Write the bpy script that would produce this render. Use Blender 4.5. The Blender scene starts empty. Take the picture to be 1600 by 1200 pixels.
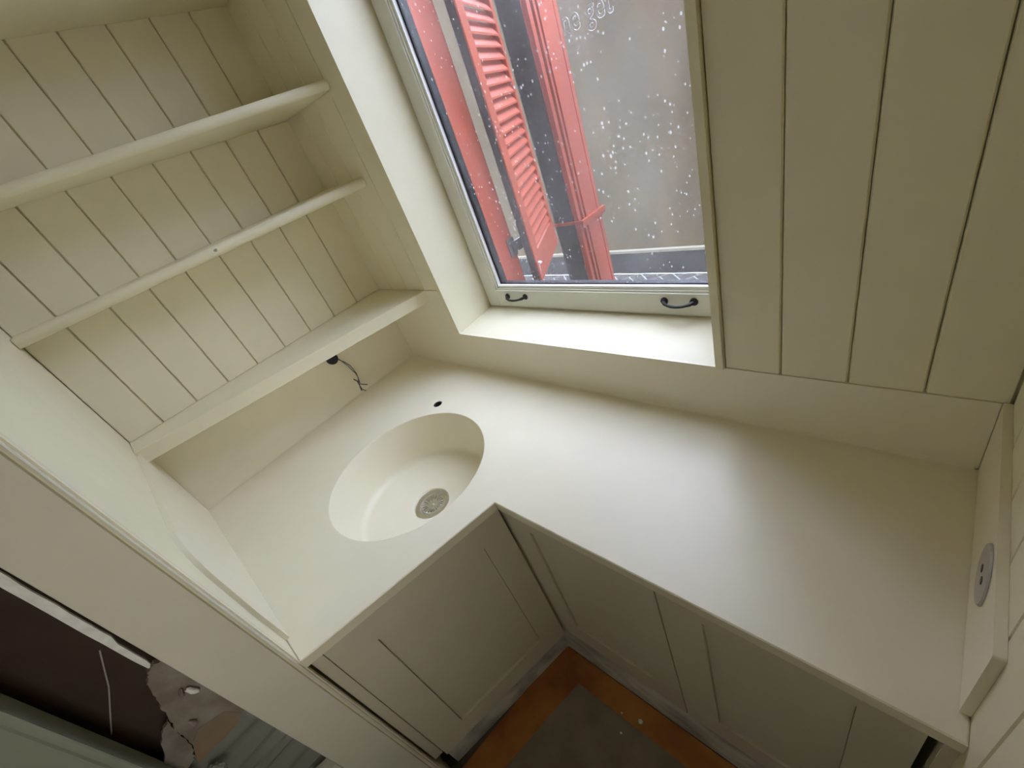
import bpy, bmesh, math, random
from mathutils import Vector, Matrix
from mathutils.geometry import tessellate_polygon
random.seed(7)
S = bpy.context.scene
COL = S.collection

# ------------------------------------------------------------------ camera
cd = bpy.data.cameras.new('camera')
cam = bpy.data.objects.new('camera', cd)
COL.objects.link(cam)
cd.sensor_width = 36.0
cd.lens = 663.9 / 1600 * 36.0
cd.clip_start = 0.01
cam.matrix_world = Matrix((
    (0.71655259, -0.16141523, 0.67859967, 1.5125),
    (0.61853195, 0.59675354, -0.51117849, -0.7216),
    (-0.32244476, 0.78602185, 0.52744577, 0.7000),
    (0, 0, 0, 1)))
S.camera = cam

# ------------------------------------------------------------------ light
w = bpy.data.worlds.new('overcast_sky')
S.world = w
w.use_nodes = True
bg = w.node_tree.nodes['Background']
bg.inputs['Color'].default_value = (0.84, 0.94, 1.24, 1)
bg.inputs['Strength'].default_value = 9.5

def area(name, loc, target, size, size_y, power, color, spread=80):
    ld = bpy.data.lights.new(name, 'AREA')
    ld.shape = 'RECTANGLE'; ld.size = size; ld.size_y = size_y
    ld.energy = power; ld.color = color; ld.spread = math.radians(spread)
    o = bpy.data.objects.new(name, ld)
    o.location = loc
    o.rotation_euler = (Vector(target) - Vector(loc)).to_track_quat('-Z', 'Y').to_euler()
    COL.objects.link(o)
    return o
# fill light added by the closed east wall, aimed at the casing
area('east_fill', (1.60, -1.15, 0.05), (0.72, -0.86, -0.10), 0.4, 1.5, 0.95, (1.0, 0.97, 0.90))
# weak fill added by the south wall to lift the floor
area('rear_fill', (1.0, -2.40, 0.45), (1.1, -0.5, -0.5), 0.9, 1.3, 1.6, (1.0, 0.96, 0.86), 140)

S.view_settings.view_transform = 'Standard'
S.view_settings.look = 'None'
S.view_settings.gamma = 1.0
S.view_settings.exposure = 0.0
S.view_settings.use_curve_mapping = False
S.cycles.diffuse_bounces = 8
S.cycles.max_bounces = 14
S.cycles.transparent_max_bounces = 12

# ------------------------------------------------------------------ materials
def lin(c):
    return tuple(((v / 255) / 12.92 if v / 255 <= .04045 else ((v / 255 + .055) / 1.055) ** 2.4) for v in c) + (1,)

def mat(name, col, rough=.5, metal=0, var=.04, scale=12, bump=0.0, bscale=120, stretch=(1, 1, 1), spec=.5, col2=None):
    m = bpy.data.materials.new(name); m.use_nodes = True
    nt = m.node_tree; b = nt.nodes['Principled BSDF']
    b.inputs['Roughness'].default_value = rough
    b.inputs['Metallic'].default_value = metal
    b.inputs['Specular IOR Level'].default_value = spec
    tc = nt.nodes.new('ShaderNodeTexCoord')
    mp = nt.nodes.new('ShaderNodeMapping'); mp.inputs['Scale'].default_value = stretch
    nt.links.new(tc.outputs['Object'], mp.inputs['Vector'])
    nz = nt.nodes.new('ShaderNodeTexNoise')
    nz.inputs['Scale'].default_value = scale; nz.inputs['Detail'].default_value = 5
    nt.links.new(mp.outputs['Vector'], nz.inputs['Vector'])
    rp = nt.nodes.new('ShaderNodeValToRGB')
    c = col if len(col) == 4 else tuple(col) + (1,)
    if col2 is None:
        a = tuple(max(0, v * (1 - var)) for v in c[:3]) + (1,)
        bb = tuple(min(1, v * (1 + var)) for v in c[:3]) + (1,)
    else:
        a, bb = c, (col2 if len(col2) == 4 else tuple(col2) + (1,))
    rp.color_ramp.elements[0].color = a; rp.color_ramp.elements[0].position = .35
    rp.color_ramp.elements[1].color = bb; rp.color_ramp.elements[1].position = .65
    nt.links.new(nz.outputs['Fac'], rp.inputs['Fac'])
    nt.links.new(rp.outputs['Color'], b.inputs['Base Color'])
    if bump:
        n2 = nt.nodes.new('ShaderNodeTexNoise'); n2.inputs['Scale'].default_value = bscale
        nt.links.new(mp.outputs['Vector'], n2.inputs['Vector'])
        bp = nt.nodes.new('ShaderNodeBump'); bp.inputs['Strength'].default_value = bump
        bp.inputs['Distance'].default_value = .002
        nt.links.new(n2.outputs['Fac'], bp.inputs['Height'])
        nt.links.new(bp.outputs['Normal'], b.inputs['Normal'])
    return m

M = {}
M['paint'] = mat('cream_paint', (.795, .745, .56), .45, var=.015, bump=.05, bscale=60)
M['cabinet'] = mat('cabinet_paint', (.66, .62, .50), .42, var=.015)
M['casing'] = mat('casing_paint', (.70, .675, .57), .45, var=.02)
M['solid'] = mat('white_solid_surface', (.82, .765, .605), .38, var=.01)
M['sash'] = mat('sash_paint', (.72, .71, .62), .4, var=.015)
M['gasket'] = mat('black_gasket', (.012, .012, .016), .5)
M['bead'] = mat('bright_spacer', (.88, .88, .86), .3)
M['iron'] = mat('dark_iron', (.035, .035, .036), .42, .6, var=.2, bump=.2)
M['steel'] = mat('brushed_steel', (.74, .73, .69), .30, 1.0, var=.06, scale=60)
M['dark'] = mat('dark_hole', (.05, .035, .035), .8)
M['black'] = mat('black_plastic', (.02, .02, .022), .45)
M['wire'] = mat('grey_wire', (.10, .10, .085), .5)
M['plate'] = mat('grey_plate', (.44, .42, .39), .35)
M['red'] = mat('red_paint', (.47, .105, .062), .45, var=.14, scale=9, stretch=(1, 1, .3))
M['redlit'] = mat('shutter_red_paint', (.44, .085, .042), .42, var=.1, scale=14)
M['shaded_red'] = mat('shaded_shutter_red', (.055, .035, .034), .6, var=.2)  # red shutter edge out of the light, the shade put into the colour
M['darkpost'] = mat('dark_grey_glazing', (.075, .065, .064), .35, var=.25, scale=7)
M['render'] = mat('weathered_beige_render', (.315, .25, .155), .9, scale=5.0, bump=.3, bscale=40, stretch=(1, 1, .35), col2=(.235, .19, .123))
M['plinth'] = mat('grey_stone_plinth', (.115, .115, .11), .8, scale=6, col2=(.165, .165, .155))
M['strip'] = mat('pale_strip', (.55, .52, .40), .6)
M['paver'] = mat('grey_paver', (.15, .14, .125), .8, var=.22, scale=20)
M['grout'] = mat('pale_grout', (.60, .61, .58), .9)
M['marble'] = mat('veined_marble', (.34, .36, .35), .3, scale=9, stretch=(1, 1, 1.5), col2=(.80, .83, .79))
M['board'] = mat('protective_hardboard', (.27, .225, .165), .85, var=.14, scale=14, bump=.1)
M['tape'] = mat('orange_tape', (.52, .21, .050), .5, scale=9, col2=(.34, .11, .025))
M['brown'] = mat('dark_brown_board', (.040, .020, .012), .7, scale=5, col2=(.065, .040, .028))
M['plaster'] = mat('broken_plaster', (.30, .275, .24), .95, scale=22, bump=.8, bscale=50, col2=(.20, .165, .13))
M['whiteplaster'] = mat('white_plaster', (.92, .92, .90), .9, scale=60, bump=.6, bscale=90, col2=(.80, .79, .76))
M['tan'] = mat('tan_plaster', (.28, .19, .11), .9, scale=20, col2=(.22, .17, .12), bump=.5)
M['green'] = mat('pale_green_paint', (.30, .33, .26), .45, var=.03)
M['outer'] = mat('dark_brickwork', (.10, .075, .06), .9, scale=4)
M['chrome'] = mat('chrome', (.75, .75, .75), .12, 1.0)

def plastic_mat():
    m = bpy.data.materials.new('milky_plastic_sheet'); m.use_nodes = True
    b = m.node_tree.nodes['Principled BSDF']
    b.inputs['Base Color'].default_value = (.30, .31, .27, 1)
    b.inputs['Roughness'].default_value = .25
    b.inputs['Alpha'].default_value = .8
    return m
M['plastic'] = plastic_mat()

def glass_mat():
    m = bpy.data.materials.new('dusty_window_glass'); m.use_nodes = True
    nt = m.node_tree; N = nt.nodes; L = nt.links
    N.remove(N['Principled BSDF'])
    out = N['Material Output']
    tr = N.new('ShaderNodeBsdfTransparent'); tr.inputs['Color'].default_value = (.96, .97, .96, 1)
    gl = N.new('ShaderNodeBsdfGlossy'); gl.inputs['Roughness'].default_value = .02
    mg = N.new('ShaderNodeMixShader'); mg.inputs['Fac'].default_value = .025
    L.new(tr.outputs[0], mg.inputs[1]); L.new(gl.outputs[0], mg.inputs[2])
    df = N.new('ShaderNodeBsdfDiffuse'); df.inputs['Color'].default_value = (.85, .85, .84, 1)
    tl = N.new('ShaderNodeBsdfTranslucent'); tl.inputs['Color'].default_value = (.85, .85, .84, 1)
    md = N.new('ShaderNodeMixShader'); md.inputs['Fac'].default_value = .5
    L.new(df.outputs[0], md.inputs[1]); L.new(tl.outputs[0], md.inputs[2])
    tc = N.new('ShaderNodeTexCoord')
    # specks
    vo = N.new('ShaderNodeTexVoronoi'); vo.inputs['Scale'].default_value = 120
    mp = N.new('ShaderNodeMapping'); mp.inputs['Scale'].default_value = (1, .001, .62); mp.inputs['Rotation'].default_value = (0, .35, 0)
    L.new(tc.outputs['Object'], mp.inputs['Vector']); L.new(mp.outputs['Vector'], vo.inputs['Vector'])
    nz = N.new('ShaderNodeTexNoise'); nz.inputs['Scale'].default_value = 9; nz.inputs['Detail'].default_value = 4
    L.new(tc.outputs['Object'], nz.inputs['Vector'])
    # radius of a speck varies from cell to cell, many cells empty
    wn = N.new('ShaderNodeMapRange'); wn.inputs['From Min'].default_value = .05; wn.inputs['From Max'].default_value = 1
    wn.inputs['To Min'].default_value = 0; wn.inputs['To Max'].default_value = .28
    sc = N.new('ShaderNodeSeparateColor'); L.new(vo.outputs['Color'], sc.inputs[0])
    L.new(sc.outputs[0], wn.inputs['Value'])
    mu = N.new('ShaderNodeMath'); mu.operation = 'MULTIPLY'
    mr = N.new('ShaderNodeMapRange'); mr.inputs['From Min'].default_value = .35; mr.inputs['From Max'].default_value = .7
    mr.inputs['To Min'].default_value = .5; mr.inputs['To Max'].default_value = 1.2
    L.new(nz.outputs['Fac'], mr.inputs['Value'])
    L.new(wn.outputs[0], mu.inputs[0]); L.new(mr.outputs[0], mu.inputs[1])
    lt = N.new('ShaderNodeMath'); lt.operation = 'LESS_THAN'
    L.new(vo.outputs['Distance'], lt.inputs[0]); L.new(mu.outputs[0], lt.inputs[1])
    m8 = N.new('ShaderNodeMath'); m8.operation = 'MULTIPLY'; m8.inputs[1].default_value = .8
    L.new(lt.outputs[0], m8.inputs[0])
    # film of dust, streaky
    n2 = N.new('ShaderNodeTexNoise'); n2.inputs['Scale'].default_value = 3.2; n2.inputs['Detail'].default_value = 8
    n2.inputs['Roughness'].default_value = .65
    m2 = N.new('ShaderNodeMapping'); m2.inputs['Scale'].default_value = (1.6, 1, .8)
    L.new(tc.outputs['Object'], m2.inputs['Vector']); L.new(m2.outputs['Vector'], n2.inputs['Vector'])
    r2 = N.new('ShaderNodeMapRange'); r2.inputs['From Min'].default_value = .35; r2.inputs['From Max'].default_value = .75
    r2.inputs['To Min'].default_value = .01; r2.inputs['To Max'].default_value = .085
    L.new(n2.outputs['Fac'], r2.inputs['Value'])
    mx = N.new('ShaderNodeMath'); mx.operation = 'MAXIMUM'
    L.new(m8.outputs[0], mx.inputs[0]); L.new(r2.outputs[0], mx.inputs[1])
    fm = N.new('ShaderNodeMixShader')
    L.new(mx.outputs[0], fm.inputs['Fac']); L.new(mg.outputs[0], fm.inputs[1]); L.new(md.outputs[0], fm.inputs[2])
    L.new(fm.outputs[0], out.inputs['Surface'])
    return m
M['glass'] = glass_mat()

def gel_mat():
    m = bpy.data.materials.new('clear_gel'); m.use_nodes = True
    b = m.node_tree.nodes['Principled BSDF']
    b.inputs['Base Color'].default_value = (.95, .95, .95, 1)
    b.inputs['Roughness'].default_value = .2
    b.inputs['Transmission Weight'].default_value = .6
    b.inputs['IOR'].default_value = 1.33
    return m
M['gel'] = gel_mat()

# ------------------------------------------------------------------ helpers
def link(name, me, m=None, parent=None, smooth=False):
    o = bpy.data.objects.new(name, me); COL.objects.link(o)
    if m: me.materials.append(m)
    if parent: o.parent = parent
    if smooth:
        for p in me.polygons: p.use_smooth = True
    return o

def fin(name, bm, m, parent=None, smooth=False, bevel=0, seg=2):
    if bevel:
        bmesh.ops.bevel(bm, geom=bm.edges[:], offset=bevel, segments=seg, affect='EDGES', profile=.5, clamp_overlap=True)
    bmesh.ops.recalc_face_normals(bm, faces=bm.faces[:])
    me = bpy.data.meshes.new(name); bm.to_mesh(me); bm.free()
    o = link(name, me, m, parent)
    if smooth:
        for p in me.polygons: p.use_smooth = True
        try: me.set_sharp_from_angle(angle=math.radians(35))
        except Exception: pass
    return o

def add_prism(bm, bottom, top):
    """two equal rings of 3-D points joined into a closed solid"""
    a = [bm.verts.new(p) for p in bottom]; b = [bm.verts.new(p) for p in top]
    n = len(a)
    for i in range(n):
        bm.faces.new((a[i], a[(i + 1) % n], b[(i + 1) % n], b[i]))
    if n <= 4:
        bm.faces.new(a[::-1]); bm.faces.new(b)
    else:
        for ring, vv in ((bottom, a), (top, b)):
            for t in tessellate_polygon([[Vector(p) for p in ring]]):
                try: bm.faces.new([vv[i] for i in t])
                except ValueError: pass

def add_box(bm, x0, x1, y0, y1, z0, z1):
    add_prism(bm, [(x0, y0, z0), (x1, y0, z0), (x1, y1, z0), (x0, y1, z0)],
                  [(x0, y0, z1), (x1, y0, z1), (x1, y1, z1), (x0, y1, z1)])

def box(name, x0, x1, y0, y1, z0, z1, m, parent=None, bevel=0):
    bm = bmesh.new(); add_box(bm, x0, x1, y0, y1, z0, z1)
    return fin(name, bm, m, parent, bevel=bevel)

def plan_prism(name, pts, z0, z1, m, parent=None, bevel=0):
    bm = bmesh.new()
    add_prism(bm, [(x, y, z0) for x, y in pts], [(x, y, z1) for x, y in pts])
    return fin(name, bm, m, parent, bevel=bevel)

def add_tube(bm, pts, r, n=8, cap=True):
    pts = [Vector(p) for p in pts]; rings = []
    for i, p in enumerate(pts):
        d = (pts[min(i + 1, len(pts) - 1)] - pts[max(i - 1, 0)]).normalized()
        u = d.cross(Vector((0, 0, 1)))
        if u.length < .05: u = d.cross(Vector((1, 0, 0)))
        u.normalize(); v = d.cross(u)
        rr = r[i] if isinstance(r, (list, tuple)) else r
        rings.append([bm.verts.new(p + u * rr * math.cos(2 * math.pi * k / n) + v * rr * math.sin(2 * math.pi * k / n)) for k in range(n)])
    for a, b in zip(rings, rings[1:]):
        for k in range(n): bm.faces.new((a[k], a[(k + 1) % n], b[(k + 1) % n], b[k]))
    if cap:
        bm.faces.new(rings[0][::-1]); bm.faces.new(rings[-1])

def add_lathe(bm, prof, cx, cy, n=64, axis='z', close=False):
    """prof: (radius, height) pairs"""
    rings = []
    for r, h in prof:
        ring = []
        for k in range(n):
            a = 2 * math.pi * k / n; c, s = r * math.cos(a), r * math.sin(a)
            ring.append(bm.verts.new((cx + c, cy + s, h) if axis == 'z' else (h, cx + c, cy + s) if axis == 'x' else (cx + c, h, cy + s)))
        rings.append(ring)
    for a, b in zip(rings, rings[1:]):
        for k in range(n): bm.faces.new((a[k], a[(k + 1) % n], b[(k + 1) % n], b[k]))
    if close:
        bm.faces.new(rings[0][::-1]); bm.faces.new(rings[-1])

def empty(name, loc=(0, 0, 0)):
    o = bpy.data.objects.new(name, None); COL.objects.link(o); o.location = (0, 0, 0)
    o.empty_display_size = .05
    return o

def tag(o, label, cat, group=None):
    o['label'] = label; o['category'] = cat
    if group: o['group'] = group
    return o

def struct(o):
    o['kind'] = 'structure'; return o

def plank(parent, m, along, a0, a1, z0, z1, face, thick=.012, out=1, ch=.0023, c0=True, c1=True):
    """upright board with chamfered long edges; 'along' x or y; face = coordinate of the visible face,
    out = direction the face looks"""
    g = .0006
    a0 += g; a1 -= g; back = face - out * thick
    k0, k1 = (ch if c0 else .0001), (ch if c1 else .0001)
    prof = [(a0, back), (a1, back), (a1, face - out * k1 * 2), (a1 - k1, face), (a0 + k0, face), (a0, face - out * k0 * 2)]
    pts = [(a, f) if along == 'x' else (f, a) for a, f in prof]
    bm = bmesh.new()
    b = [bm.verts.new((x, y, z0)) for x, y in pts]; t = [bm.verts.new((x, y, z1)) for x, y in pts]
    for i in range(6): bm.faces.new((b[i], b[(i + 1) % 6], t[(i + 1) % 6], t[i]))
    bm.faces.new(b[::-1]); bm.faces.new(t)
    return fin('plank', bm, m, parent)

FZ = -0.82          # floor
CZ = 1.55           # ceiling
AD = 0.236          # plan slope of the tapered left run (x per y)
def fx(y, off=0.0): return 0.978 + off + AD * y      # front line of the left counter run
NX, NY = 0.9733, -0.2297                             # its outward normal in plan
TX, TY = -0.2297, -0.9733                            # direction along it, away from the window

# ------------------------------------------------------------------ room shell
struct(box('floor', -.4, 2.2, -2.6, .22, FZ - .08, FZ, mat('floor_screed', (.15, .13, .10), .9)))
struct(box('ceiling', -.4, 2.2, -2.6, .22, CZ, CZ + .08, M['paint']))

wn = bpy.data.objects.new('wall_north', None); COL.objects.link(wn); struct(wn)
bm = bmesh.new()
add_box(bm, -.16, .372, .0145, .22, FZ, CZ)
add_box(bm, 1.236, 1.78, .0145, .22, FZ, CZ)
add_box(bm, .372, 1.236, .0145, .22, FZ, .110)
add_box(bm, .372, 1.236, .0145, .22, 1.49, CZ)
fin('masonry', bm, M['paint'], wn)
bm = bmesh.new()
add_box(bm, -5, .37, .2205, .235, -.82, 5.5); add_box(bm, 1.24, 5, .2205, .235, -.82, 5.5)
add_box(bm, .37, 1.24, .2205, .235, -.82, .10); add_box(bm, .37, 1.24, .2205, .235, 1.50, 5.5)
fin('outer_skin', bm, M['outer'], wn)
# boards right of the window
for a, b in ((1.2335, 1.3308), (1.3308, 1.4303), (1.4303, 1.5259), (1.5259, 1.6162)):
    plank(wn, M['paint'], 'x', a, b, .1365, CZ, .002, out=-1)
# boards left of the window, above the lowest shelf, inside and beside the shelves
for a, b in ((.0000, .0985), (.0985, .1984), (.1984, .3005), (.3005, .3735)):
    plank(wn, M['paint'], 'x', a, b, .2970, CZ, .002, out=-1, c0=a > .01, c1=b < .37)
box('plank', .374, 1.236, .002, .014, 1.47, CZ, M['paint'], wn)

ww = bpy.data.objects.new('wall_west', None); COL.objects.link(ww); struct(ww)
box('masonry', -.16, -.0125, -2.6, .0145, FZ, CZ, M['paint'], ww)
ys = [-.870, -.7819, -.6854, -.5886, -.4913, -.3930, -.2945, -.1960, -.0975, .008]
for a, b in zip(ys, ys[1:]):
    plank(ww, M['paint'], 'y', a, b, .2970, CZ, 0, out=1, c0=a > -.86, c1=b < 0)

we = bpy.data.objects.new('wall_east', None); COL.objects.link(we); struct(we)
box('masonry', 1.6305, 1.78, -2.6, .0145, FZ, CZ, M['paint'], we)
y = -.0925; e = [.001]
while y > -2.5:
    e.append(y); y -= .0905
for a, b in zip(e[1:], e):
    plank(we, M['paint'], 'y', a, b, FZ + .002, CZ, 1.617, thick=.013, out=-1)

wso = struct(box('wall_south', -.16, 1.64, -2.6, -2.45, FZ, CZ, M['paint']))

# partition that closes the shelves on the side away from the window
bm = bmesh.new()
pts = [(-.012, -.872), (fx(-.872) - .004, -.872), (fx(-.972) - .004, -.972), (-.012, -.972)]
add_prism(bm, [(x, y, FZ) for x, y in pts], [(x, y, CZ) for x, y in pts])
wp = struct(fin('wall_partition', bm, M['paint']))

def along(s, off, z, o=(.7714, -.8754)):
    """point s metres along the tapered front line from the counter's outer corner, off metres in front of it"""
    return (o[0] + TX * s + NX * off, o[1] + TY * s + NY * off, z)
# casing: flat board with a quirk groove close to the shelf side edge
bm = bmesh.new()
prof = [(.000, -.003), (.000, .012), (.0015, .0135), (.0045, .0135), (.0055, .0095), (.0085, .0095), (.0095, .0135),
        (.1035, .0135), (.106, .011), (.106, -.003)]
add_prism(bm, [along(s, o - .0135, FZ) for s, o in prof], [along(s, o - .0135, CZ) for s, o in prof])
casing = struct(fin('trim_1', bm, M['casing']))
bm = bmesh.new()
pr = [(.1062, -.030), (.1062, .0), (.16, .0), (.16, -.030)]
add_prism(bm, [along(s, o, FZ) for s, o in pr], [along(s, o, -.312) for s, o in pr])
pb = struct(fin('trim_2', bm, M['casing'], bevel=.002))

# ------------------------------------------------------------------ window
wi = bpy.data.objects.new('window_1', None); COL.objects.link(wi); struct(wi)
# reveal lining boards
bm = bmesh.new()
add_prism(bm, [(.374, .0, .1358), (.3899, .0, .1358), (.3899, .172, .1358), (.374, .172, .1358)],
              [(.374, .0, 1.47), (.3899, .0, 1.47), (.3899, .172, 1.47), (.374, .172, 1.47)])
fin('reveal_board', bm, M['paint'], wi)
box('reveal_board', 1.2180, 1.2335, -.0075, .172, .1352, 1.47, M['paint'], wi, bevel=.001)
bm = bmesh.new()   # sill board, rising slightly to the frame
add_prism(bm, [(.391, .0004, .110), (1.217, .0004, .110), (1.217, .172, .110), (.391, .172, .110)],
              [(.391, .0004, .1351), (1.217, .0004, .1351), (1.217, .172, .146), (.391, .172, .146)])
fin('window_sill', bm, M['paint'], wi)
box('reveal_board', .391, 1.217, .0, .172, 1.4655, 1.48, M['paint'], wi)
# fixed frame, just visible as a dark line round the sash
bm = bmesh.new()
for b in ((.390, .393, .172, .212, .13, 1.48), (1.215, 1.22, .172, .212, .13, 1.48), (.39, 1.22, .172, .212, .128, .1475), (.39, 1.22, .172, .212, 1.462, 1.48)):
    add_box(bm, *b)
fin('frame', bm, M['sash'], wi)
bm = bmesh.new()
for b in ((.3915, .3955, .173, .20, .14, 1.47), (.3915, 1.215, .173, .20, .1475, .1510)):
    add_box(bm, *b)
fin('shadow_gap', bm, M['gasket'], wi)
X0, X1, Z0, Z1 = .3955, 1.2125, .1512, 1.4610
ST = .052
sash = box('sash_stile', X0, X0 + ST, .1655, .215, Z0, Z1, M['sash'], wi, bevel=.0015)
box('sash_stile', X1 - ST, X1, .1655, .215, Z0, Z1, M['sash'], wi, bevel=.0015)
box('sash_rail', X0 + ST, X1 - ST, .1655, .215, Z0, Z0 + .058, M['sash'], wi, bevel=.0015)
box('sash_rail', X0 + ST, X1 - ST, .1655, .215, Z1 - .058, Z1, M['sash'], wi, bevel=.0015)
GX0, GX1, GZ0, GZ1 = X0 + ST, X1 - ST, Z0 + .058, Z1 - .058
bm = bmesh.new()   # stepped glazing bead
for (i0, i1, ya, yb) in ((0, .005, .1700, .2140), (.005, .011, .1745, .2140)):
    add_box(bm, GX0 + i0, GX0 + i1, ya, yb, GZ0 + i0, GZ1 - i0)
    add_box(bm, GX1 - i1, GX1 - i0, ya, yb, GZ0 + i0, GZ1 - i0)
    add_box(bm, GX0 + i0, GX1 - i0, ya, yb, GZ0 + i0, GZ0 + i1)
    add_box(bm, GX0 + i0, GX1 - i0, ya, yb, GZ1 - i1, GZ1 - i0)
fin('glazing_bead', bm, M['sash'], wi)
def ring(name, i0, i1, ya, yb, m, ib=None):
    bm = bmesh.new(); ib = ib or i1
    add_box(bm, GX0 + i0, GX0 + i1, ya, yb, GZ0 + i0, GZ1 - i0)
    add_box(bm, GX1 - i1, GX1 - i0, ya, yb, GZ0 + i0, GZ1 - i0)
    add_box(bm, GX0 + i1, GX1 - i1, ya, yb, GZ0 + i0, GZ0 + ib)
    add_box(bm, GX0 + i1, GX1 - i1, ya, yb, GZ1 - i1, GZ1 - i0)
    return fin(name, bm, m, wi)
ring('spacer_bar', .011, .0138, .1755, .1865, M['bead'])
ring('gasket', .0130, .020, .1868, .190, M['gasket'], .0165)
ring('gasket', .011, .019, .191, .214, M['gasket'], .0125)
pane = box('pane', GX0 + .0135, GX1 - .0135, .1903, .1906, GZ0 + .0135, GZ1 - .0135, M['glass'], wi)
# two bow handles of dark iron on the bottom rail
def bow_handle(x0, x1, z):
    bm = bmesh.new()
    yf = .1653; L = x1 - x0
    for xx in (x0, x1):
        add_lathe(bm, [(.0, yf), (.0095, yf), (.0095, yf - .0030), (.0070, yf - .0055), (.0, yf - .006)], xx, z, n=16, axis='y')
    pts = []; rr = []
    for k in range(13):
        t = k / 12
        bow = math.sin(math.pi * t) ** .55
        pts.append((x0 + L * t, yf - .004 - .021 * bow, z - .002 * bow)); rr.append(.0036 if 1 < k < 11 else .0048)
    add_tube(bm, pts, rr, n=8)
    h = fin('handle', bm, M['iron'], wi, smooth=True)
    h['label'] = 'dark iron bow handle'
    for xx in (x0, x1):
        b2 = bmesh.new(); add_lathe(b2, [(.0, yf - .0068), (.0022, yf - .0066), (.0030, yf - .0055)], xx, z, n=10, axis='y')
        fin('screw', b2, M['black'], h, smooth=True)
bow_handle(.498, .577, .1895)
bow_handle(1.040, 1.112, .1895)
# outside: red painted jamb lining and sill
bm = bmesh.new()
for (ya, yb, xa) in ((.215, .247, .405), (.247, .255, .399), (.255, .300, .4035), (.300, .362, .400)):
    add_box(bm, xa - .03, xa, ya, yb, .10, 1.47)
fin('jamb_lining', bm, M['red'], wi)
box('outer_sill', .38, 1.30, .2155, .262, .150, .1910, M['red'], wi)
# writing on the glass: clear raised letters, "ne get"
cu = bpy.data.curves.new('lettering', 'FONT')
cu.body = 'ne get'; cu.size = .054; cu.extrude = .0006; cu.bevel_depth = .0008; cu.bevel_resolution = 2; cu.space_character = 1.08
tmp = bpy.data.objects.new('tmp', cu); COL.objects.link(tmp)
bpy.context.view_layer.update()
dg = bpy.context.evaluated_depsgraph_get()
me = bpy.data.meshes.new_from_object(tmp.evaluated_get(dg))
bpy.data.objects.remove(tmp)
le = link('lettering', me, M['gel'], wi)
le.matrix_world = Matrix.Translation((.8995, .1880, .7660)) @ Matrix.Rotation(math.pi / 2, 4, 'X') @ Matrix.Diagonal((.78, 1, 1, 1))
le['label'] = 'clear raised letters stuck on the glass'

# ------------------------------------------------------------------ worktop with basin
wt = empty('worktop')
tag(wt, 'white L-shaped worktop with round integrated basin and a tapered left arm', 'worktop')
SX, SY, SR = .5548, -.4424, .2248
HX, HY, HR = .4160, -.2050, .0135
T = .024
outer = [(.0005, -.0005), (.0005, -.871), (fx(-.871), -.871), (fx(-.4172), -.4172), (1.6165, -.4195), (1.6165, -.0005)]
def inset(poly, d):
    n = len(poly); out = []
    for i in range(n):
        p0, p1, p2 = Vector(poly[i - 1]), Vector(poly[i]), Vector(poly[(i + 1) % n])
        a = (p1 - p0).normalized(); b = (p2 - p1).normalized()
        na, nb = Vector((-a.y, a.x)), Vector((-b.y, b.x))
        k = (na + nb); k = k / max(.2, k.dot(na))
        out.append(tuple(p1 + k * d))
    return out
bm = bmesh.new()
n1, n2 = 96, 20
c1 = [(SX + (SR + .003) * math.cos(2 * math.pi * k / n1), SY + (SR + .003) * math.sin(2 * math.pi * k / n1)) for k in range(n1)]
c2 = [(HX + (HR + .001) * math.cos(2 * math.pi * k / n2), HY + (HR + .001) * math.sin(2 * math.pi * k / n2)) for k in range(n2)]
ti = inset(outer, .002)
loops = [[Vector((x, y, 0)) for x, y in ti], [Vector((x, y, 0)) for x, y in c1], [Vector((x, y, 0)) for x, y in c2]]
vs = [bm.verts.new(p) for l in loops for p in l]
for t in tessellate_polygon(loops): bm.faces.new([vs[i] for i in t])
def skirt(top, bot):
    n = len(top)
    for i in range(n): bm.faces.new((top[i], top[(i + 1) % n], bot[(i + 1) % n], bot[i]))
no = len(ti)
r1 = [bm.verts.new((x, y, -.0018)) for x, y in outer]; r2 = [bm.verts.new((x, y, -T)) for x, y in outer]
skirt(vs[:no], r1); skirt(r1, r2)
vb1 = [bm.verts.new((x, y, -T)) for x, y in c1]; vb2 = [bm.verts.new((x, y, -T)) for x, y in c2]
lb = [[Vector((x, y, 0)) for x, y in outer], loops[1], loops[2]]
allb = r2 + vb1 + vb2
for t in tessellate_polygon(lb): bm.faces.new([allb[i] for i in t])
top = fin('top_slab', bm, M['solid'], wt)
bm = bmesh.new()
prof = [(SR + .003, .0), (SR + .0012, -.0006), (SR, -.003)]
prof += [(SR - .017 * t, -.003 - .116 * t) for t in (.25, .5, .75, .94, 1)]
for k in range(1, 9):
    a = math.pi / 2 * k / 8
    prof.append((SR - .017 - .022 * (1 - math.cos(a)), -.119 - .0235 * math.sin(a)))
prof += [(.178, -.1432), (.12, -.1455), (.060, -.1478), (.0535, -.149), (.051, -.152), (.0, -.152)]
add_lathe(bm, prof, SX, SY, n=96)
basin = fin('sink_basin', bm, M['solid'], wt, smooth=True)
bm = bmesh.new()
add_lathe(bm, [(HR + .001, 0), (HR, -.001), (HR, -.022), (HR, -.06), (.0, -.06)], HX, HY, n=20)
fh = fin('tap_hole', bm, M['dark'], wt, smooth=True); fh['label'] = 'open tap hole'

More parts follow.
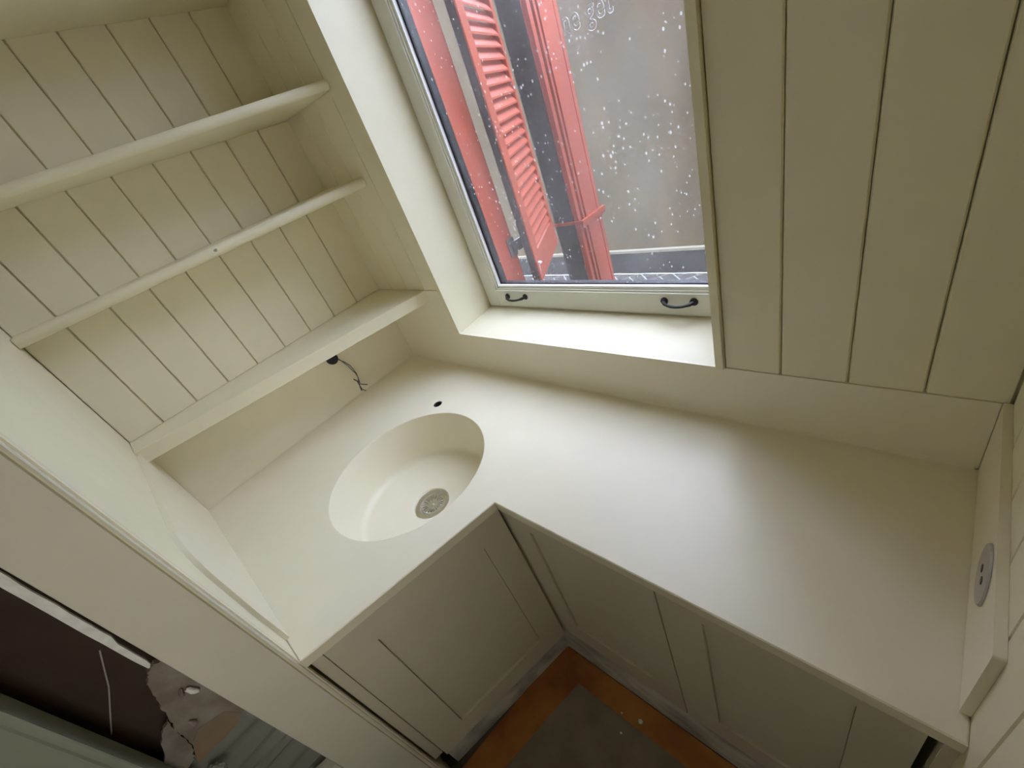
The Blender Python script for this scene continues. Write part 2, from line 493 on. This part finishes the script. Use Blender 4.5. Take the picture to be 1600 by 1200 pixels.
# strainer
DX, DY, DZ = SX + .012, SY + .002, -.1478
st = empty('sink_strainer')
tag(st, 'round steel basket strainer set in the floor of the white basin', 'strainer')
bm = bmesh.new()
add_lathe(bm, [(.0525, DZ), (.052, DZ + .0015), (.046, DZ + .0022), (.0395, DZ + .0005), (.0385, DZ - .002), (.0375, DZ - .0035), (.0365, DZ - .003)], DX, DY, n=48)
fin('flange', bm, M['steel'], st, smooth=True)
bm = bmesh.new()
add_lathe(bm, [(.0365, DZ - .003), (.035, DZ - .0005), (.032, DZ - .001), (.026, DZ - .0028), (.014, DZ - .0035), (.0, DZ - .0035)], DX, DY, n=48)
fin('basket', bm, M['steel'], st, smooth=True)
for k in range(22):
    a = 2 * math.pi * k / 22
    bm = bmesh.new()
    ca, sa = math.cos(a), math.sin(a)
    add_tube(bm, [(DX + ca * r, DY + sa * r, DZ - h) for r, h in ((.016, .0028), (.022, .0012), (.029, .0002), (.0325, .0008))], [.0007, .0014, .0019, .0012], n=6)
    fin('rib', bm, M['chrome'], st, smooth=True)
bm = bmesh.new()
a = math.radians(-20)
add_tube(bm, [(DX + math.cos(a) * t, DY + math.sin(a) * t, DZ + .003) for t in (-.012, -.008, .008, .012)], [.0012, .0024, .0024, .0012], n=8)
add_tube(bm, [(DX, DY, DZ - .0035), (DX, DY, DZ + .003)], .0022, n=8)
fin('pull_bar', bm, M['chrome'], st, smooth=True)

# splashbacks: flat slabs with a small cove at the foot
bm = bmesh.new()
zt = .1355
lo = [(.0005, .0002), (.390, .0002), (1.6065, .0002)]
pg = [(.0005, .0006), (1.6065, .0006), (1.6065, zt), (.3738, zt), (.3738, .2955), (.0005, .2955)]
add_prism(bm, [(x, 0, z) for x, z in pg], [(x, .0135, z) for x, z in pg])
cv = [(0, .0006), (-.007, .0006), (-.0038, .0018), (-.0012, .0044), (0, .008)]
add_prism(bm, [(.004, y, z) for y, z in cv], [(1.602, y, z) for y, z in cv])
tag(fin('splashback', bm, M['solid']), 'long splashback under the window, stepping up higher beside the shelves', 'splashback')
bm = bmesh.new()
add_box(bm, -.012, 0, -.870, -.0002, .0006, .2563)
cv2 = [(0, .0006), (.007, .0006), (.0038, .0018), (.0012, .0044), (0, .008)]
add_prism(bm, [(x, -.866, z) for x, z in cv2], [(x, -.004, z) for x, z in cv2])
tag(fin('splashback', bm, M['solid']), 'splashback behind the basin under the lowest shelf, with a cable outlet in it', 'splashback')
def panel_yz(name, ys_, z0, z1, xa, xb, r, m):
    """slab in a plane x = const with one rounded top front corner"""
    (yb_, yf) = ys_
    pts = [(yb_, z0), (yf, z0)]
    for k in range(7):
        a = math.pi / 2 * k / 6
        pts.append((yf + r * (1 - math.cos(a)), z1 - r + r * math.sin(a)))
    pts.append((yb_, z1))
    bm = bmesh.new()
    add_prism(bm, [(xa, y, z) for y, z in pts], [(xb, y, z) for y, z in pts])
    return fin(name, bm, m, bevel=0)
sb = panel_yz('splashback', (-.0004, -.388), .0006, .1375, 1.6072, 1.6168, .003, M['solid'])
tag(sb, 'short splashback on the boarded wall, holding the power socket', 'splashback')
bm = bmesh.new()
pts = [(.002, .0006), (.702, .0006), (.704, .10)]
pts += [(.704 - .004 * k, .10 + .030 * k) for k in (1, 2, 3)]
for k in range(1, 9):
    a = math.pi / 2 * k / 8
    pts.append((.690 - .09 * (1 - math.cos(a)), .20 + .086 * math.sin(a)))
pts += [(.30, .2865), (.002, .2865)]
add_prism(bm, [(x, -.8640, z) for x, z in pts], [(x, -.8718, z) for x, z in pts])
tag(fin('splashback', bm, M['solid'], smooth=True), 'thin splashback with a rounded corner on the partition by the door casing', 'splashback')

# cable outlet with loose wires in the west splashback
co = empty('cable_outlet')
tag(co, 'dark round cable outlet under the lowest shelf with loose twisted wires', 'cable outlet')
bm = bmesh.new()
add_lathe(bm, [(.0, .0145), (.016, .0142), (.0195, .012), (.0205, .0006), (.0, .0006)], -.289, .176, n=24, axis='x')
fin('wall_plug', bm, M['black'], co, smooth=True)
def wire(pts, r=.0016):
    bm = bmesh.new(); add_tube(bm, pts, r, n=6); fin('wire', bm, M['wire'], co, smooth=True)
wire([(.013, -.273, .168), (.022, -.268, .150), (.028, -.262, .130), (.026, -.258, .110), (.030, -.254, .092), (.030, -.254, .075), (.032, -.258, .062), (.034, -.262, .050)])
wire([(.013, -.275, .165), (.024, -.264, .148), (.031, -.256, .128), (.029, -.253, .110), (.031, -.252, .090), (.033, -.256, .072), (.031, -.262, .058), (.034, -.268, .044)])
wire([(.030, -.272, .076), (.031, -.265, .064), (.034, -.266, .052), (.037, -.270, .036), (.036, -.272, .024)], .0024)
wire([(.034, -.266, .050), (.040, -.256, .043), (.046, -.244, .034)], .0016)
wire([(.036, -.268, .044), (.044, -.270, .030), (.040, -.264, .022), (.046, -.262, .018)], .0018)

# power socket on the east splashback
so = empty('power_socket')
tag(so, 'grey oval power socket plate with black pin holes on the short splashback', 'socket')
bm = bmesh.new()
add_lathe(bm, [(.0, 1.6035), (.030, 1.6035), (.036, 1.6045), (.0375, 1.6067), (.0, 1.6067)], -.262, .089, n=36, axis='x')
fin('plate', bm, M['plate'], so, smooth=True)
for dy in (-.0085, .0085):
    bm = bmesh.new(); add_lathe(bm, [(.0, 1.6028), (.0048, 1.6028), (.0052, 1.6036), (.0, 1.6036)], -.268 + dy, .0955, n=12, axis='x')
    fin('pin_hole', bm, M['black'], so)

# ------------------------------------------------------------------ shelves
def shelf(name, label, zb0, zb1, th, x0, nose, yl=-.8705):
    """tapered shelf: front edge x0 at the window wall, narrowing by AD; zb0/zb1 underside heights at the two ends"""
    bm = bmesh.new()
    prof = []     # (depth measured back from the front line, height over the underside)
    if nose:
        n = 10
        for k in range(n + 1):
            a = -math.pi / 2 + math.pi * k / n
            prof.append((-(th * .5) * math.cos(a) + th * .5, th / 2 + th / 2 * math.sin(a)))
    else:
        prof = [(.0012, 0), (0, .0012), (0, th - .0015), (.0015, th)]
    def section(y, zb):
        f = x0 + AD * y
        pts = [(f - d, y, zb + h) for d, h in prof]
        return [(.0006, y, zb)] + pts + [(.0006, y, zb + th)]
    add_prism(bm, section(-.0006, zb0), section(yl, zb1))
    o = fin(name, bm, M['paint'], smooth=nose)
    return tag(o, label, 'shelf', 'cream shelves of the tapered niche')
G = 'cream shelves of the tapered niche'
shelf('shelf', 'lowest cream shelf, square edged, just above the basin splashback', .2566, .2566, .0398, .3072, False)
sm = shelf('shelf', 'middle cream shelf with a rounded nose and a small grey mark on it', .6355, .6130, .0265, .2690, True)
shelf('shelf', 'second shelf from the top with a bright rounded nose', .8695, .8695, .0245, .3190, True)
shelf('shelf', 'topmost shelf above the others, showing only its shaded underside', 1.1500, 1.1500, .03, .335, True)
for o in [o for o in COL.objects if o.name.startswith('shelf')]:
    if 'group' in o: del o['group']
bm = bmesh.new()
bmesh.ops.create_uvsphere(bm, u_segments=12, v_segments=8, radius=1)
for v in bm.verts: v.co = Vector((.0008 * v.co.x, .006 * v.co.y, .0036 * v.co.z)) + Vector((.1668 + .0009, -.428, .6395))
mk = fin('pencil_mark', bm, mat('pencil_grey', (.30, .30, .27), .6), sm, smooth=True)

# ------------------------------------------------------------------ cabinets
def panel_door(name, P, u0, u1, z0, z1, w_, parent, rec=.006, th=.018):
    """framed door. P(u, depth, z) -> point; depth 0 is the door's front face, positive goes inwards"""
    d = empty(name) if False else None
    bm = bmesh.new()
    def bx(a0, a1, b0, b1, d0, d1):
        add_prism(bm, [P(a0, d0, b0), P(a1, d0, b0), P(a1, d1, b0), P(a0, d1, b0)],
                      [P(a0, d0, b1), P(a1, d0, b1), P(a1, d1, b1), P(a0, d1, b1)])
    wl, wr, wt_, wb = w_
    bx(u0, u0 + wl, z0, z1, 0, th); bx(u1 - wr, u1, z0, z1, 0, th)
    bx(u0 + wl, u1 - wr, z0, z0 + wb, 0, th); bx(u0 + wl, u1 - wr, z1 - wt_, z1, 0, th)
    dr = fin(name, bm, M['cabinet'], parent)
    bm = bmesh.new()
    a0, a1, b0, b1 = u0 + wl + .0008, u1 - wr - .0008, z0 + wb + .0008, z1 - wt_ - .0008
    add_prism(bm, [P(a0, rec, b0), P(a1, rec, b0), P(a1, th, b0), P(a0, th, b0)],
                  [P(a0, rec, b1), P(a1, rec, b1), P(a1, th, b1), P(a0, th, b1)])
    fin('door_panel', bm, M['cabinet'], dr)
    return dr

CB = -.648     # underside of the cabinet fronts
YF = -.4015    # front face of the right-hand doors
# base cabinet under the window
rc = empty('base_cabinet')
tag(rc, 'cream two-door base cabinet under the window arm of the worktop', 'cabinet')
Pr = lambda u, d, z: (u, YF + d, z)
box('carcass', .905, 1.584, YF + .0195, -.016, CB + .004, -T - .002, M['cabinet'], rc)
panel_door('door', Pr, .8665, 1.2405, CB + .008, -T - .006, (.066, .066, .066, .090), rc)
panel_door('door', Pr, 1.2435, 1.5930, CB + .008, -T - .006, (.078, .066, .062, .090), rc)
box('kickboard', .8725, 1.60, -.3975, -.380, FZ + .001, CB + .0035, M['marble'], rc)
# sink cabinet
sc_ = empty('sink_cabinet')
tag(sc_, 'cream sink cabinet with one framed door under the round basin', 'cabinet')
off = -.0205
def Pl(u, d, z):
    # u = metres along the front from the inner corner
    y0 = -.4030
    return (fx(y0, off) + TX * u - NX * d, y0 + TY * u - NY * d, z)
bm = bmesh.new()
c = [Pl(.012, .0195, 0), Pl(.470, .0195, 0), (.02, -.866, 0), (.02, -.02, 0), (.86, -.02, 0), (.86, -.385, 0)]
add_prism(bm, [(p[0], p[1], CB + .012) for p in c], [(p[0], p[1], -.20) for p in c])
fin('carcass', bm, M['cabinet'], sc_)
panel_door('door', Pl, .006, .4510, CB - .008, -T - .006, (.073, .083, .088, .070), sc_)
bm = bmesh.new()
add_prism(bm, [Pl(.4530, 0, CB + .018), Pl(.4765, 0, CB + .018), Pl(.4765, .018, CB + .018), Pl(.4530, .018, CB + .018)],
              [Pl(.4530, 0, -T - .004), Pl(.4765, 0, -T - .004), Pl(.4765, .018, -T - .004), Pl(.4530, .018, -T - .004)])
fin('filler_strip', bm, M['cabinet'], sc_)
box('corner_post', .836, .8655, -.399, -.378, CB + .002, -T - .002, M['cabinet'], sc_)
bm = bmesh.new()
add_prism(bm, [Pl(.004, .046, FZ + .001), Pl(.466, .046, FZ + .001), Pl(.466, .064, FZ + .001), Pl(.004, .064, FZ + .001)],
              [Pl(.004, .046, CB - .009), Pl(.466, .046, CB - .009), Pl(.466, .064, CB - .009), Pl(.004, .064, CB - .009)])
add_box(bm, .815, .8720, -.3975, -.380, FZ + .001, CB + .0035)
fin('kickboard', bm, M['marble'], sc_)
# scribe strip between the base cabinet and the boarded wall
ss = box('scribe_strip', 1.6035, 1.6167, -.412, -.395, FZ + .002, -T - .001, M['cabinet'])
tag(ss, 'narrow upright scribe strip closing the gap between cabinet and boarded wall', 'trim strip')

# ------------------------------------------------------------------ floor protection
fb = plan_prism('floor_board', [(.822, -.400), (1.60, -.400), (1.60, -1.7), (.70, -1.7)], FZ + .0005, FZ + .004, M['board'])
tag(fb, 'grey-brown protective hardboard sheet laid on the floor', 'floor covering')
def strip(pts, label):
    o = plan_prism('tape_strip', pts, FZ + .0042, FZ + .0052, M['tape'])
    return tag(o, label, 'tape')
strip([(.800, -.400), (1.60, -.400), (1.60, -.470), (.872, -.470)], 'orange-brown tape strip along the base cabinet kickboard')
strip([(.7985, -.4010), (.8705, -.4708), (.905, -.4710), (.795, -1.0), (.712, -1.0)], 'orange-brown tape strip along the sink cabinet kickboard')
for x, y, r, lab in ((1.108, -.450, .0065, 'largest pale plaster crumb lying on the orange tape by the base cabinet'),
                     (1.055, -.462, .0032, 'small pale plaster crumb on the tape, nearer the inner cabinet corner'),
                     (1.075, -.505, .0030, 'small pale crumb lying on the grey-brown hardboard next to the tape')):
    bm = bmesh.new(); bmesh.ops.create_icosphere(bm, subdivisions=2, radius=r)
    for v in bm.verts: v.co = Vector((v.co.x * random.uniform(.8, 1.2), v.co.y * random.uniform(.7, 1.2), max(v.co.z, 0) * .6)) + Vector((x, y, FZ + (.0052 if y > -.47 else .004)))
    tag(fin('plaster_crumb', bm, M['whiteplaster']), lab, 'rubble')

# ------------------------------------------------------------------ unfinished opening beside the casing
def on_line(y, z, off):
    return (fx(y, off), y, z)
def slab(name, yz, off, th, m, parent=None, jit=0, bevel=0):
    bm = bmesh.new()
    add_prism(bm, [on_line(y, z, off) for y, z in yz], [on_line(y, z, off - th) for y, z in yz])
    return fin(name, bm, m, parent, bevel=bevel)
bp = empty('brown_board')
tag(bp, 'dark brown board standing in the unfinished gap behind the door casing', 'board')
slab('board_sheet', [(-.9755, -.60), (-1.30, -.60), (-1.30, CZ - .1), (-.9755, CZ - .1)], -.056, .012, M['brown'], bp)
bm = bmesh.new()
add_tube(bm, [on_line(-1.0240, .238, -.0548), on_line(-1.060, .172, -.0548), on_line(-1.1150, .092, -.0548)], .0012, n=6)
wl_ = fin('pale_thread', bm, M['plate'], bp, smooth=True); wl_['label'] = 'thin pale thread hanging across the board'
# torn white plaster edge
yz = []
zz = .95; k = 0
while zz > .172:
    yz.append((-1.0045 - .0012 * random.random(), zz)); zz -= .03
yz.append((-1.004, .172)); yz.append((-.9990, .168)); yz.append((-.9975, .180))
zz = .19
while zz < .95:
    yz.append((-.9915 - (.004 if zz < .25 else 0) - .0015 * random.random(), zz)); zz += .018
ps = slab('plaster_strip', yz, -.0285, .005, M['whiteplaster'])
tag(ps, 'torn strip of bright white plaster between casing and brown board', 'plaster')
pp = empty('plaster_patch')
tag(pp, 'broken grey plaster patch with chipped edge below the white strip', 'plaster')
P1 = [(-.9959, .180), (-.9765, .175), (-.9765, .100), (-.9765, .055), (-.9765, -.0232), (-1.0095, -.0377), (-1.0382, -.0461), (-1.060, -.0467),
      (-1.072, -.030), (-1.0620, .005), (-1.0600, .040), (-1.0500, .058), (-1.0430, .085), (-1.0330, .118), (-1.0232, .150), (-1.012, .166)]
def ragged(yz, amp, n=5):
    out = []
    for k in range(len(yz)):
        (a, b), (c, d) = yz[k], yz[(k + 1) % len(yz)]
        for j in range(n):
            t = j / n
            out.append((min(-.9762, a + (c - a) * t + random.uniform(-amp, amp)), b + (d - b) * t + random.uniform(-amp, amp)))
    return out
slab('upper_layer', ragged(P1, .0022), -.0215, .012, M['plaster'], pp)
P2 = [(-1.052, .062), (-1.062, .035), (-1.064, .004), (-1.074, -.030), (-1.088, -.048), (-1.116, -.058), (-1.122, -.030), (-1.085, .030), (-1.066, .056)]
slab('lower_layer', ragged(P2, .0018), -.0265, .007, M['plaster'], pp)
P3 = [(-1.040, .010), (-1.000, .002), (-.990, -.028), (-1.012, -.044), (-1.040, -.050), (-1.060, -.050), (-1.070, -.056), (-1.086, -.056), (-1.074, -.030), (-1.060, -.004)]
o3 = slab('tan_layer', ragged(P3, .0012), -.0210, .003, M['tan'], pp); o3['label'] = 'tan stained edge of the plaster'
def chunk(y, z, off, sx, sz, label, m=M['plaster'], rot=0.):
    bm = bmesh.new(); bmesh.ops.create_icosphere(bm, subdivisions=2, radius=1)
    for v in bm.verts:
        k = random.uniform(.75, 1.15)
        a, b = v.co.y * sx * k, v.co.z * sz * k
        a, b = a * math.cos(rot) - b * math.sin(rot), a * math.sin(rot) + b * math.cos(rot)
        yy, z2 = y + a, z + b
        v.co = Vector((fx(yy, off + .006 * v.co.x), yy, z2))
    o = fin('plaster_chunk', bm, m)
    return tag(o, label, 'rubble')
chunk(-1.0358, .0309, -.018, .0055, .0085, 'rounded plaster lump stuck near the middle of the patch')
chunk(-.9960, .092, -.016, .0050, .0120, 'pale plaster flake at the casing edge of the patch', M['whiteplaster'], .3)
chunk(-1.008, .100, -.018, .0035, .0100, 'thin plaster flake beside the pale flake on the patch', M['plaster'], -.5)
# plastic dust sheet with horizontal folds
bm = bmesh.new()
nu, nv = 10, 60
grid = []
for j in range(nv + 1):
    z = .01 - .52 * j / nv
    row = []
    for i in range(nu + 1):
        y = -.9755 - .22 * i / nu
        o_ = -.0370 + .0055 * math.sin(z * 150 + 6 * (y + 1) + 1.5 * math.sin(z * 37)) + .003 * math.sin(z * 61 + 20 * y)
        row.append(bm.verts.new((fx(y, o_ - .004), y, z - .06 * i / nu)))
    grid.append(row)
for j in range(nv):
    for i in range(nu): bm.faces.new((grid[j][i], grid[j][i + 1], grid[j + 1][i + 1], grid[j + 1][i]))
dsh = fin('dust_sheet', bm, M['plastic'], smooth=True)
md = dsh.modifiers.new('thickness', 'SOLIDIFY'); md.thickness = .0006
tag(dsh, 'crumpled grey plastic dust sheet hanging below the broken plaster', 'plastic sheet')
# crumpled clear bag
bm = bmesh.new(); bmesh.ops.create_icosphere(bm, subdivisions=3, radius=1)
for v in bm.verts:
    k = random.uniform(.82, 1.12); yy = -1.083 + .014 * v.co.y * k
    v.co = Vector((fx(yy, -.020 + .008 * v.co.x * k), yy, -.100 + .018 * v.co.z * k))
tag(fin('plastic_scrap', bm, M['plastic']), 'shiny crumpled scrap of clear plastic under the tan plaster edge', 'plastic scrap')
# painted door standing on the far side of the opening
d1 = bpy.data.objects.new('door_1', None); COL.objects.link(d1); struct(d1)
bm = bmesh.new()
pr = [(-1.1090, -.010), (-1.1090, .004), (-1.1110, .006), (-1.118, .006), (-1.120, .002), (-1.1235, .002), (-1.126, .005), (-1.95, .005), (-1.95, -.030), (-1.1090, -.030)]
add_prism(bm, [on_line(y, FZ + .006, o) for y, o in pr], [on_line(y, CZ - .02, o) for y, o in pr])
fin('door_leaf', bm, M['green'], d1)
# backing wall of the opening
box('masonry', -.012, fx(-1.0) - .14, -2.45, -.975, FZ, CZ, M['brown'], wp)

# ------------------------------------------------------------------ outside
FY = 2.2
GZ = -.74
pv = bpy.data.objects.new('pavement', None); COL.objects.link(pv); struct(pv)
box('pavement_bed', -6, 5, .24, FY, GZ - .08, GZ - .0025, M['grout'], pv)
# herringbone bricks, 0.20 x 0.067
me = None
W_, L_ = .092, .184
rot = math.radians(45)
cnt = 0
for i in range(-14, 15):
    for j in range(-10, 11):
        for kind in (0, 1):
            # classic herringbone cell
            ux = i * W_ + j * L_ * 1.0; uy = i * W_ - j * L_ * 1.0
            ux, uy = i * W_ + j * 2 * W_, i * W_ - j * 2 * W_
            cx, cy = (ux + L_ / 2, uy + W_ / 2) if kind == 0 else (ux + W_ / 2 , uy + W_ + L_ / 2)
            X = cx * math.cos(rot) - cy * math.sin(rot); Y = cx * math.sin(rot) + cy * math.cos(rot)
            X -= .35; Y += 1.95
            if not (-2.0 < X < .85 and 1.86 < Y < FY + .12): continue
            if cnt >= 290: continue
            cnt += 1
            a = rot + (math.pi / 2 if kind else 0); g = .0055
            q = [(X + u * math.cos(a) - v * math.sin(a), Y + u * math.sin(a) + v * math.cos(a))
                 for u, v in ((-L_/2+g, -W_/2+g), (L_/2-g, -W_/2+g), (L_/2-g, W_/2-g), (-L_/2+g, W_/2-g))]
            lim = FY - .004
            if max(p[1] for p in q) <= lim:
                if me is None:
                    bm = bmesh.new(); add_box(bm, -L_ / 2 + g, L_ / 2 - g, -W_ / 2 + g, W_ / 2 - g, -.03, 0)
                    fo = fin('paver', bm, M['paver'], pv); me = fo.data
                else:
                    fo = link('paver', me, None, pv)
                fo.location = (X, Y, GZ + random.uniform(-.001, .001)); fo.rotation_euler = (0, 0, a)
            else:      # cut bricks along the foot of the wall
                r = []
                for k in range(4):
                    p, n_ = q[k], q[(k + 1) % 4]
                    if p[1] <= lim: r.append(p)
                    if (p[1] <= lim) != (n_[1] <= lim):
                        t = (lim - p[1]) / (n_[1] - p[1]); r.append((p[0] + t * (n_[0] - p[0]), lim))
                if len(r) < 3: continue
                plan_prism('paver', r, GZ - .03, GZ, M['paver'], pv)

bf = empty('building_facade')
tag(bf, 'weathered beige rendered building front across the passage with grey stone base', 'building')
box('rendered_wall', -6, 5, FY + .03, FY + .4, GZ, 1.47, M['render'], bf)
box('stone_base', -6, 5, FY, FY + .03, GZ, -.565, M['plinth'], bf)
box('pale_ledge', -6, 5, FY - .004, FY + .03, -.5648, -.545, M['strip'], bf)

struct(box('wall_sky_blocker', 2.45, 2.8, .26, FY - .01, GZ, 1.7, M['outer']))  # unseen wall, added to hold back low sky light from the right
po = empty('door_post')
tag(po, 'red moulded post with dark glazed side standing beyond the glass', 'post')
PX, PY = .234, 1.0
box('dark_side', .075, PX - .036, PY, PY + .16, GZ, 2.4, M['darkpost'], po)
bm = bmesh.new()
for (xa, ya, yb) in ((PX - .012, PY + .000, PY + .022), (PX - .020, PY + .022, PY + .030), (PX - .004, PY + .030, PY + .044), (PX - .012, PY + .044, PY + .052),
                     (PX, PY + .052, PY + .150), (PX - .008, PY + .150, PY + .158), (PX - .002, PY + .158, PY + .180)):
    add_box(bm, PX - .035, xa, ya, yb, GZ, 2.4)
add_box(bm, PX - .036, PX - .035, PY - .004, PY + .18, GZ, 2.4)
fin('red_face', bm, M['red'], po)
bm = bmesh.new()
add_box(bm, PX + .0005, PX + .016, PY - .008, PY + .200, .112, .132)
add_box(bm, PX + .0005, PX + .009, PY - .004, PY + .196, .096, .112)
add_box(bm, .070, PX + .009, PY - .010, PY - .0005, .118, .132)
fin('base_moulding', bm, M['redlit'], po)

sh = empty('window_shutter')
tag(sh, 'open red louvred shutter seen through the glass in front of the dark post', 'shutter')
HX0, HY0 = .4635, .38
dx_, dy_ = -.4621, .8868
nx_, ny_ = .8868, .4621
def Ps(t, n, z): return (HX0 + dx_ * t + nx_ * n, HY0 + dy_ * t + ny_ * n, z)
def sbar(name, t0, t1, n0, n1, z0, z1, m):
    bm = bmesh.new()
    add_prism(bm, [Ps(t0, n0, z0), Ps(t1, n0, z0), Ps(t1, n1, z0), Ps(t0, n1, z0)],
                  [Ps(t0, n0, z1), Ps(t1, n0, z1), Ps(t1, n1, z1), Ps(t0, n1, z1)])
    return fin(name, bm, m, sh, bevel=.001)
ZT = 1.55; ZB = .1290
sbar('stile', .0, .068, -.006, 0, ZB, ZT, M['redlit'])
sbar('stile', .395, .427, -.026, 0, ZB, ZT, M['redlit'])
sbar('rail', .068, .395, -.026, 0, ZB, .232, M['redlit'])
sbar('rail', .068, .395, -.026, 0, ZT - .06, ZT, M['redlit'])
eb = sbar('shaded_edge', .0, .068, -.030, -.0062, ZB, ZT, M['shaded_red']); eb['label'] = 'back edge of the red shutter, darkened to stand for shade'
zc = .2430; sl = None
while zc < ZT - .075:
    if sl is None:
        bm = bmesh.new()
        a = [Ps(.0685, -.0010, 0.0), Ps(.3945, -.0010, 0.0), Ps(.3945, -.0250, .037), Ps(.0685, -.0250, .037)]
        add_prism(bm, a, [(x, y, z + .0060) for x, y, z in a])
        so_ = fin('slat', bm, M['redlit'], sh); sl = so_.data
    else:
        so_ = link('slat', sl, None, sh)
    so_.location = (0, 0, zc)
    zc += .0339
bm = bmesh.new()
add_tube(bm, [(.452, .402, .195), (.450, .400, .16), (.447, .396, .125), (.445, .392, .09)], .003, n=8)
add_box(bm, .440, .463, .396, .410, .193, .200)
hk = fin('stay_hook', bm, M['bead'], sh); hk['label'] = 'pale metal stay hook under the shutter'
hg = empty('hinge')
tag(hg, 'grey metal hinge plate with screws on the red window jamb outside', 'hinge')
bm = bmesh.new(); add_box(bm, .4005, .4035, .330, .3655, .250, .315); add_box(bm, .4035, .412, .345, .400, .262, .300)
fin('hinge_plate', bm, mat('zinc', (.22, .23, .22), .4, .5), hg)
for z in (.265, .300):
    bm = bmesh.new(); add_lathe(bm, [(.0, .4062), (.003, .4058), (.004, .4036)], .338, z, n=10, axis='x')
    fin('screw', bm, M['chrome'], hg)
